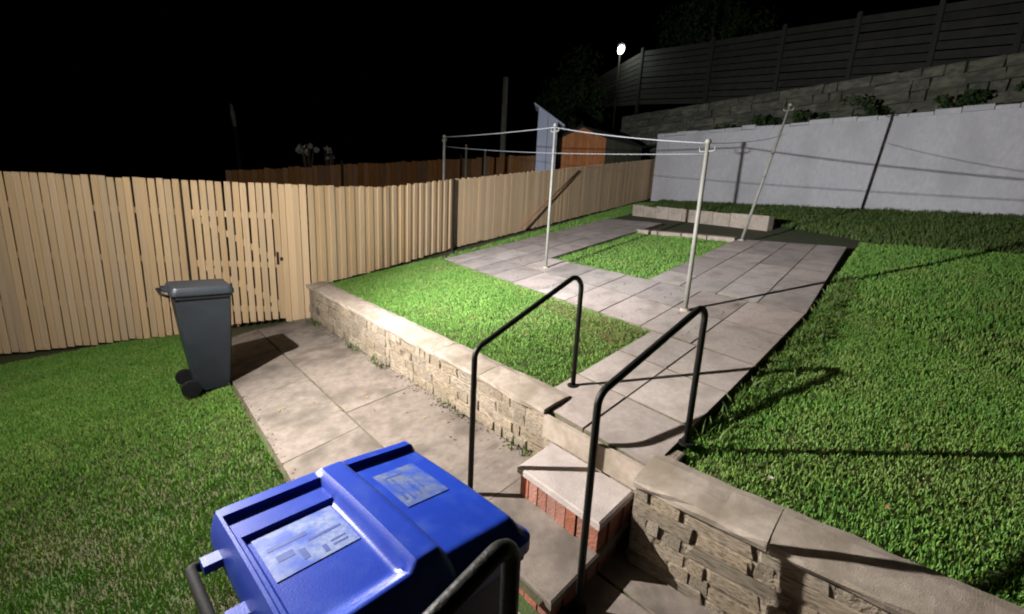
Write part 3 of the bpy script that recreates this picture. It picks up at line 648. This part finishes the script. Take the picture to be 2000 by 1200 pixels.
# ================================================================== CLOTHES POLES AND LINES
def pole(label, base, top, r, m=M['galv'], hooks=True, group='steel clothes poles'):
    T = thing('clothes_pole', base, label, 'pole', group)
    b, t_ = Vector(base), Vector(top); d = (t_ - b).normalized()
    V, Fc = tube([b - d * .02, b.lerp(t_, .5), t_], [r, r * .95, r * .85], 14); wobj('shaft', V, Fc, m, T, True)
    V, Fc = tube([t_, t_ + d * .03, t_ + d * .05], [r * 1.25, r * 1.2, r * .4], 12); wobj('cap', V, Fc, m, T, True)
    V, Fc = tube([b - Vector((0, 0, .03)), b + Vector((0, 0, .025))], [r * 2.4, r * 1.9], 14); wobj('base_collar', V, Fc, M['coping'], T)
    if hooks:
        for s in (-1, 1):
            q = t_ - d * .09; e = Vector((EW[0], EW[1], 0)) * s
            V, Fc = tube(fillet([q, q + e * .09, q + e * .09 + Vector((0, 0, .05))], [0, .02, 0], 5), .008, 8); wobj('hook', V, Fc, m, T, True)
    return T
mb = gp(1066, 523); mt = Vector((mb.x, mb.y, ztop_at(1068, 246, v2(mb))))
pole('pale clothes pole on the slabs in the middle, in front of the timber fence', mb, mt, .025)
rbp = gp(1338, 606); rt = Vector((rbp.x, rbp.y, ztop_at(1386, 280, v2(rbp))))
pole('pale clothes pole on the right behind the right handrail', rbp, rt, .029)
fb = gp(1448, 470); ft = at(1543, 207, fb.y + .1)
pole('long pale leaning clothes pole at the far right corner of the slabs', fb, ft, .029)
lt = at(868, 268, 11.4); lbp = Vector((lt.x, lt.y, pz(lt.x, lt.y)))
pole('pale clothes pole standing beyond the timber fence, its top above the boards', lbp, lt, .036)
def rope(label, a, b, sag, r=.006):
    a, b = Vector(a), Vector(b); n = 22; pts = [a.lerp(b, k / n) - Vector((0, 0, sag * 4 * (k / n) * (1 - k / n))) for k in range(n + 1)]
    V, Fc = tube(pts, r, 6); o = wobj('clothes_line', V, Fc, M['line'], None, True); return tag(o, label, 'clothes line', 'clothes lines')
rope('white clothes line from the middle pole to the pole beyond the fence', mt - Vector((0, 0, .02)), lt, .02, .0075)
rope('white clothes line from the middle pole to the right pole', mt - Vector((0, 0, .02)), rt, .035, .007)
rope('faint lower line from the pole beyond the fence to the right pole', lt - Vector((0, 0, .22)), rt - Vector((0, 0, .12)), .06, .004)
rope('faint clothes line from the right pole to the leaning pole', rt, ft - Vector((0, 0, .55)), .05, .004)
# added rod standing in for a diagonal shadow line on the fence
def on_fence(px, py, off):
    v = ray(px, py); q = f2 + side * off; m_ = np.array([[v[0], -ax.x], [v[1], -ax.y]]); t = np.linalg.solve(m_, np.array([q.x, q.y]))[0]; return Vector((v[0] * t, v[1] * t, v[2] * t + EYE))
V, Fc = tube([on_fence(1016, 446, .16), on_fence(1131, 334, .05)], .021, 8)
tag(wobj('shadow_rod', V, Fc, M['shadow_line'], None, True), 'red-brown rod added along a diagonal shadow line on the timber fence', 'shadow line')

# ================================================================== BACK OF THE GARDEN
def bbox_wall(parent, name, A, B, z0a, z0b, z1a, z1b, th, m, nrm):
    A, B = Vector((A[0], A[1])), Vector((B[0], B[1])); n = Vector(nrm)
    V, Fc = hexa([(A.x, A.y, z0a), (B.x, B.y, z0b), (B.x + n.x * th, B.y + n.y * th, z0b), (A.x + n.x * th, A.y + n.y * th, z0a)],
                 [(A.x, A.y, z1a), (B.x, B.y, z1b), (B.x + n.x * th, B.y + n.y * th, z1b), (A.x + n.x * th, A.y + n.y * th, z1a)])
    return fixn(wobj(name, V, Fc, m, parent))
wA = gp(1290, 390); wB = gp(1592, 403); wd_ = (v2(wB) - v2(wA)).normalized(); wn = Vector((-wd_.y, wd_.x)); wn = wn if wn.y > 0 else -wn
wE = v2(wB) + wd_ * 9
zA = ztop_at(1290, 264, v2(wA)); zB = ztop_at(1592, 240, v2(wB)); zE = zB + (zB - zA) * 9 / (v2(wB) - v2(wA)).length
wS = v2(wA) - wd_ * .5
ww = thing('painted_wall', wA, 'tall pale painted garden wall closing the back right of the garden', 'wall')
bbox_wall(ww, 'wall_face', wS, wE, wA.z - .3, pz(*wE) - .3, zA - .04, zE, .22, M['white_wall'], wn)
# uneven capping stones
Lw = (wE - wS).length; s = 0
while s < Lw - .1:
    l = random.uniform(.35, .7); e = min(s + l, Lw); a = wS + wd_ * s; b = wS + wd_ * (e - .015); za = zA + (zE - zA) * s / Lw + random.uniform(-.02, .03); h = random.uniform(.07, .14)
    bbox_wall(ww, 'capping_stone', a - wn * .03, b - wn * .03, za - .04, za - .04 + (zE - zA) * l / Lw, za - .04 + h, za - .04 + h + (zE - zA) * l / Lw, .28, M['white_wall'], wn); s = e
# low kerb wall across the back bed
ka, kb = gp(1235, 417), gp(1500, 446); kd = (v2(kb) - v2(ka)).normalized(); kn = Vector((-kd.y, kd.x)); kn = kn if kn.y > 0 else -kn; kw = thing('low_wall', ka, 'low pale block kerb wall across the back of the garden', 'wall'); Lk = (v2(kb) - v2(ka)).length
n = 9
for k in range(n):
    a = v2(ka) + kd * (Lk * k / n); b = v2(ka) + kd * (Lk * (k + .97) / n); h = .27 + random.uniform(-.02, .02)
    bbox_wall(kw, 'block', a, b, pz(*a) - .1, pz(*b) - .1, pz(*a) + h, pz(*b) + h, .2, M['coping'], kn)
# terraces above the painted wall
tA = wS + wn * 1.6 - wd_ * 3.5; tE = wE + wn * 1.6
zT0, zT1 = zA - .1, zE + .1
V = [(wS.x - wd_.x * 3.5 + wn.x * .2, wS.y - wd_.y * 3.5 + wn.y * .2, zT0 - .15), (wE.x + wn.x * .2, wE.y + wn.y * .2, zT1 - .25), (tE.x + wn.x * 30, tE.y + wn.y * 30, zT1 + 7), (tA.x + wn.x * 30, tA.y + wn.y * 30, zT0 + 7)]
o = sheet('terrace_ground', V, M['ground'])
sw = thing('rubble_wall', (tA.x, tA.y, zT0), 'dim rough stone terrace wall above the painted wall', 'wall'); Lt = (tE - tA).length
FS = []
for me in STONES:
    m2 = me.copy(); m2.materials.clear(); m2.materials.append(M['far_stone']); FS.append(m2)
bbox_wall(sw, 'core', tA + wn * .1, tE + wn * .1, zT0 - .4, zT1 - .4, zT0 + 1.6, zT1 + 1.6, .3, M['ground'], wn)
for c in range(6):
    s = random.uniform(-.2, 0)
    while s < Lt:
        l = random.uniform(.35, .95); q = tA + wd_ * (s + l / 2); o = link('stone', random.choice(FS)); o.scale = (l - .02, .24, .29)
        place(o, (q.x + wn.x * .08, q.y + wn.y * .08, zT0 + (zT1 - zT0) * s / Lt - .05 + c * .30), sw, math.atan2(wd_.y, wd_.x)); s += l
uf = thing('terrace_fence', (tA.x + wn.x * 4, tA.y + wn.y * 4, zT0 + 1), 'dark weathered slatted fence stepping up the hillside above the terrace wall', 'fence')
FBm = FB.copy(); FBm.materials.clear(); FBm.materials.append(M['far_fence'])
uA = tA + wn * 3.2
def on_terrace(px, py):
    v = ray(px, py); m_ = np.array([[v[0], -wd_.x], [v[1], -wd_.y]]); t = np.linalg.solve(m_, np.array([uA.x, uA.y]))[0]; return Vector((v[0] * t, v[1] * t, v[2] * t + EYE))
tf = [(1158, 152, 212), (1245, 100, 205), (1378, 80, 202), (1510, 58, 199), (1648, 36, 195), (1800, 12, 190), (1960, -14, 186), (2080, -34, 182)]
tp = [(on_terrace(x, a), on_terrace(x, b)) for x, a, b in tf]
for k, (a, b) in enumerate(tp):
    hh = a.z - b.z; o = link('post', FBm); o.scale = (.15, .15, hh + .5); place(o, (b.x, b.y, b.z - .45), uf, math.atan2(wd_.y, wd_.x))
    if k < len(tp) - 1:
        c, d = tp[k + 1]; ns = 10
        for q in range(ns):
            u0, u1 = (q + .04) / ns, (q + .90) / ns; e = random.uniform(-.015, .015); A, B = v2(b) + wd_ * .08, v2(d) - wd_ * .08
            V, Fc = hexa([(A.x, A.y, b.z + (a.z - .1 - b.z) * u0 + e), (B.x, B.y, d.z + (c.z - .1 - d.z) * u0), (B.x + wn.x * .03, B.y + wn.y * .03, d.z + (c.z - .1 - d.z) * u0), (A.x + wn.x * .03, A.y + wn.y * .03, b.z + (a.z - .1 - b.z) * u0 + e)],
                         [(A.x, A.y, b.z + (a.z - .1 - b.z) * u1 + e), (B.x, B.y, d.z + (c.z - .1 - d.z) * u1), (B.x + wn.x * .03, B.y + wn.y * .03, d.z + (c.z - .1 - d.z) * u1), (A.x + wn.x * .03, A.y + wn.y * .03, b.z + (a.z - .1 - b.z) * u1 + e)])
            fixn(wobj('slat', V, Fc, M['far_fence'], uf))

# lit lamp high on the far slope
lp = at(1213, 97, 27.0); T = thing('street_lamp', (lp.x, lp.y, lp.z - 5.0), 'small bright white lamp on a dark post on the far hillside', 'lamp')
V, Fc = tube([(lp.x, lp.y + .2, lp.z - 6), (lp.x, lp.y + .2, lp.z + .1)], .05, 8); wobj('post', V, Fc, M['dark_post'], T)
V, Fc = tube([(lp.x, lp.y + .22, lp.z + .18), (lp.x, lp.y + .02, lp.z + .22), (lp.x, lp.y - .05, lp.z + .12)], [.05, .2, .22], 12); wobj('hood', V, Fc, M['dark_post'], T)
bm = bmesh.new(); bmesh.ops.create_uvsphere(bm, u_segments=14, v_segments=10, radius=.21); bmesh.ops.scale(bm, vec=(.8, .8, 1.15), verts=bm.verts); me = bpy.data.meshes.new('bulb'); bm.to_mesh(me); bm.free()
o = link('bulb', me, M['lens']); place(o, lp, T); o.rotation_euler = (0, .35, 0)
pl = bpy.data.lights.new('street_lamp_light', 'POINT'); pl.energy = 50; pl.shadow_soft_size = .15; pl.color = (.85, 1.0, .85); po_ = bpy.data.objects.new('street_lamp_light', pl); COL.objects.link(po_); po_.location = lp + Vector((0, -.5, -.3))

# ================================================================== NEIGHBOURS BEYOND THE FENCE
def board_face(parent, name, A, B, zb, ztf, m, wd=.14, horiz=False):
    """cladding boards from A to B (2-D), top height function ztf(t)"""
    A, B = Vector(A), Vector(B); L = (B - A).length; d = (B - A) / L; n = max(1, int(L / wd)); me = None
    for k in range(n):
        t0, t1 = (k + .03) / n, (k + .97) / n; a, b = A.lerp(B, t0), A.lerp(B, t1); nn = Vector((-d.y, d.x)) * .02
        V, Fc = hexa([(a.x, a.y, zb), (b.x, b.y, zb), (b.x + nn.x, b.y + nn.y, zb), (a.x + nn.x, a.y + nn.y, zb)], [(a.x, a.y, ztf(t0)), (b.x, b.y, ztf(t1)), (b.x + nn.x, b.y + nn.y, ztf(t1)), (a.x + nn.x, a.y + nn.y, ztf(t0))])
        fixn(wobj(name, V, Fc, m, parent))
s0, s1 = at(1088, 300, 17.6), at(1182, 300, 18.3); zl, zr, za_ = at(1088, 272, 17.6).z, at(1182, 268, 18.3).z, at(1136, 249, 17.95).z
zg = pz(s0.x, s0.y) - .1
shed = thing('garden_shed', (s0.x, s0.y, zg), 'orange-stained timber shed with black felt roof beyond the fence', 'shed')
board_face(shed, 'gable_board', v2(s0), v2(s1), zg, lambda t: zl + (za_ - zl) * t / .5 if t < .5 else za_ + (zr - za_) * (t - .5) / .5, M['orange'], .17)
sdv = Vector((.72, .69)) * 2.7; s2 = v2(s1) + sdv; s3 = v2(s0) + sdv
board_face(shed, 'side_board', v2(s1), s2, zg, lambda t: zr - .05, M['green_wood'], .2)
board_face(shed, 'side_board', s3, v2(s0), zg, lambda t: zl - .05, M['green_wood'], .3)
ap0 = (v2(s0) + v2(s1)) / 2; ap1 = ap0 + sdv; f_ = -sdv.normalized() * .12; w_ = (v2(s1) - v2(s0)).normalized() * .12
for (e0, e1, ze, sg) in ((v2(s0), s3, zl, -1), (v2(s1), s2, zr, 1)):
    e0 = e0 + w_ * sg + f_; e1 = e1 + w_ * sg - f_; A0 = ap0 + f_; A1 = ap1 - f_
    V, Fc = hexa([(e0.x, e0.y, ze - .07), (e1.x, e1.y, ze - .07), (A1.x, A1.y, za_ + .01), (A0.x, A0.y, za_ + .01)], [(e0.x, e0.y, ze - .02), (e1.x, e1.y, ze - .02), (A1.x, A1.y, za_ + .06), (A0.x, A0.y, za_ + .06)])
    fixn(wobj('roof', V, Fc, M['felt'], shed))
# tall narrow blue-grey shed end
h0, h1 = at(1047, 300, 16.6), at(1086, 300, 16.9); zt0, zt1 = at(1047, 207, 16.6).z, at(1086, 236, 16.9).z
h = thing('lean_to', (h0.x, h0.y, pz(h0.x, h0.y)), 'tall narrow blue-grey lean-to beside the orange shed', 'shed')
board_face(h, 'wall_panel', v2(h0), v2(h1), pz(h0.x, h0.y) - .1, lambda t: zt0 + (zt1 - zt0) * t, M['bluegrey'], .4)
board_face(h, 'side_panel', v2(h1), v2(h1) + Vector((.08, .95)), pz(h0.x, h0.y) - .1, lambda t: zt1 - .02, M['bluegrey'], .5)
e = at(1103, 246, 17.0); e0 = at(1044, 202, 16.5)
V, Fc = hexa([(e0.x, e0.y, e0.z - .03), (e.x, e.y, e.z - .03), (e.x + .1, e.y + .95, e.z - .03), (e0.x + .1, e0.y + .95, e0.z - .03)], [(e0.x, e0.y, e0.z + .03), (e.x, e.y, e.z + .03), (e.x + .1, e.y + .95, e.z + .03), (e0.x + .1, e0.y + .95, e0.z + .03)])
fixn(wobj('roof', V, Fc, M['bluegrey'], h))
# brown fence across the neighbouring garden
bA, bB = at(440, 334, 14.5), at(1046, 303, 18.0); zbA, zbB = bA.z, bB.z
bf = thing('brown_fence', (bA.x, bA.y, pz(bA.x, bA.y)), 'brown stained board fence in the dark garden beyond the pale fence', 'fence')
BFm = FB.copy(); BFm.materials.clear(); BFm.materials.append(M['brown_fence'])
n = 58; dv = (v2(bB) - v2(bA)).normalized(); Lb = (v2(bB) - v2(bA)).length
for k in range(n):
    u = (k + .5) / n; xy = v2(bA).lerp(v2(bB), u); zt = zbA + (zbB - zbA) * u + random.uniform(-.03, .03); o = link('board', BFm); o.scale = (Lb / n * .96, .025, 1.5); place(o, (xy.x, xy.y, zt - 1.5), bf, math.atan2(dv.y, dv.x))
for u in (.33, .72):
    xy = v2(bA).lerp(v2(bB), u) - Vector((-dv.y, dv.x)) * .06; o = link('post', PM); o.scale = (1.3, 1.3, 1.75); place(o, (xy.x, xy.y, zbA + (zbB - zbA) * u - 1.6), bf)
# utility pole and far drying poles
up_ = at(988, 152, 24.0); lo_ = Vector((up_.x, up_.y, pz(up_.x, up_.y)))
V, Fc = tube([lo_ - Vector((0, 0, .2)), up_], [.17, .13], 12); tag(wobj('utility_pole', V, Fc, M['pole_wood'], None, True), 'tall grey utility pole rising far beyond the timber fence', 'pole')
for (px, py, Y, lab) in ((911, 283, 15.0, 'thin grey post just right of the near pole beyond the fence'), (948, 292, 16.0, 'thin grey post close left of the tall utility pole')):
    t_ = at(px, py, Y); b_ = Vector((t_.x, t_.y, pz(t_.x, t_.y) - .1)); V, Fc = tube([b_, t_], .035, 8); tag(wobj('line_post', V, Fc, M['galv'], None, True), lab, 'post')
wp0, wp1 = at(451, 203, 20), at(459, 248, 20.2); wb = Vector((wp1.x + .15, wp1.y, pz(wp1.x, wp1.y)))
wt = thing('shaded_post', wb, 'post with a dim pale slanting top at the far left, lower part coloured dark as if unlit', 'post')
V, Fc = tube([wb, wp1], [.09, .08], 8); wobj('post', V, Fc, M['dark_post'], wt, True)  # lower length coloured dark to stand for the unlit part of the post
V, Fc = tube([wp1, wp1.lerp(wp0, .5), wp0], [.08, .10, .05], 8); wobj('pale_top', V, Fc, M['galv'], wt, True)
def shrub(label, px, py, Y, size, n, ls, m, seed, cat='shrub', name='shrub'):
    q = at(px, py, Y); zg = min(pz(q.x, q.y), q.z - size[2]); T = thing(name, (q.x, q.y, zg), label, cat)
    foliage('crown' if name == 'tree' else 'foliage', q, size, n, ls, m, T, seed)
    V, Fc = tube([(q.x, q.y, zg), (q.x + .1, q.y, (zg + q.z) / 2), (q.x, q.y, q.z + size[2] * .4)], [.12 * size[0] ** .5, .09 * size[0] ** .5, .03], 8); wobj('trunk' if name == 'tree' else 'stem', V, Fc, M['bark'], T)
    for k in range(4):
        a = k * 1.6 + seed; V, Fc = tube([(q.x, q.y, (zg + q.z) / 2), (q.x + math.cos(a) * size[0] * .6, q.y + math.sin(a) * size[1] * .6, q.z + size[2] * random.uniform(-.2, .6))], [.06, .015], 6); wobj('limb' if name == 'tree' else 'branch', V, Fc, M['bark'], T)
shrub('pale-leaved shrub catching light beyond the fence on the left', 600, 290, 17, (.42, .4, .38), 260, .07, M['pale_leaf'], 3)
shrub('smaller pale shrub just right of the other pale shrub beyond the fence', 643, 298, 17, (.3, .3, .25), 90, .06, M['pale_leaf'], 4)
shrub('dark green tree behind the orange shed and the blue-grey lean-to', 1120, 195, 25, (2.2, 2.0, 2.2), 3600, .12, M['leaf'], 5, 'tree', 'tree')
shrub('tall dark tree on the hillside right of the far lamp', 1390, 60, 31, (3.4, 2.5, 2.6), 3600, .15, M['leaf'], 6, 'tree', 'tree')
# dark ivy and bushes along the top of the painted wall
k = 0
for (t, s_) in ((2.6, .5), (3.9, .65), (5.3, .6), (7.0, .75), (8.8, .7), (10.6, .8)):
    q = wS + wd_ * t + wn * .9; T = thing('bush', (q.x, q.y, zA + .0), ['small dark bush at the left end above the painted wall', 'second dark bush from the left above the painted wall', 'dark bush above the middle of the painted wall', 'dark bush above the painted wall behind the leaning pole', 'dark bush above the painted wall right of the leaning pole', 'last dark bush at the far right above the painted wall'][k], 'bush', 'bushes above the painted wall')
    foliage('foliage', (q.x, q.y, zA + (zE - zA) * t / Lw + s_ * .45), (s_ * 1.2, s_ * .7, s_ * .6), 700, .06, M['leaf'], T, 20 + k)
    V, Fc = tube([(q.x, q.y, zA - .1), (q.x, q.y, zA + s_ * .5)], .03, 6); wobj('stem', V, Fc, M['bark'], T); k += 1

# a single white daisy in the right grass
dq = gp(1505, 934, -.02); V = [dq + Vector((0, 0, .004))]; Fc = []
for k in range(10):
    a0, a1 = k * .628 - .2, k * .628 + .2; b = len(V); V += [dq + Vector((math.cos(a0) * .016, math.sin(a0) * .016, .006)), dq + Vector((math.cos(a1) * .016, math.sin(a1) * .016, .006))]; Fc.append((0, b, b + 1))
fl_ = tag(wobj('flower', V, Fc, M['petal']), 'tiny white flower in the right-hand grass', 'flower')
V, Fc = tube([dq - Vector((0, 0, .05)), dq], .0015, 5); wobj('stalk', V, Fc, M['weed'], fl_)

# ================================================================== HOUSE CORNER WITH THE FLOODLIGHT (outside the left of the frame)
hc = Vector((-4.35, 2.72)); hd = Vector((.66, -.75)).normalized(); hn = Vector((-.75, -.66)).normalized(); hz = EYE - 2.6
hw = thing('house_wall', (hc.x, hc.y, hz), 'plain rendered house wall carrying the garden floodlight', 'wall')
bbox_wall(hw, 'wall_face', hc, hc + hd * 3.2, hz, hz, EYE + 2.9, EYE + 2.9, .3, M['render'], hn)
fl = thing('floodlight', LAMP, 'lit floodlight on a bracket fixed to the house corner', 'lamp')
V, Fc = tube([LAMP + Vector((-.56, -.50, .06)), LAMP + Vector((-.16, -.09, .06))], .018, 8); wobj('bracket', V, Fc, M['black_steel'], fl)
o = link('housing', bevel_box('housing', .22, .07, .16, .01, base=False), M['black_steel']); place(o, LAMP - Vector((.13, .075, 0)), fl, rad(-60))
o = link('lens', bevel_box('lens', .18, .012, .12, .002, base=False), M['lens']); place(o, LAMP - Vector((.092, .053, 0)), fl, rad(-60))
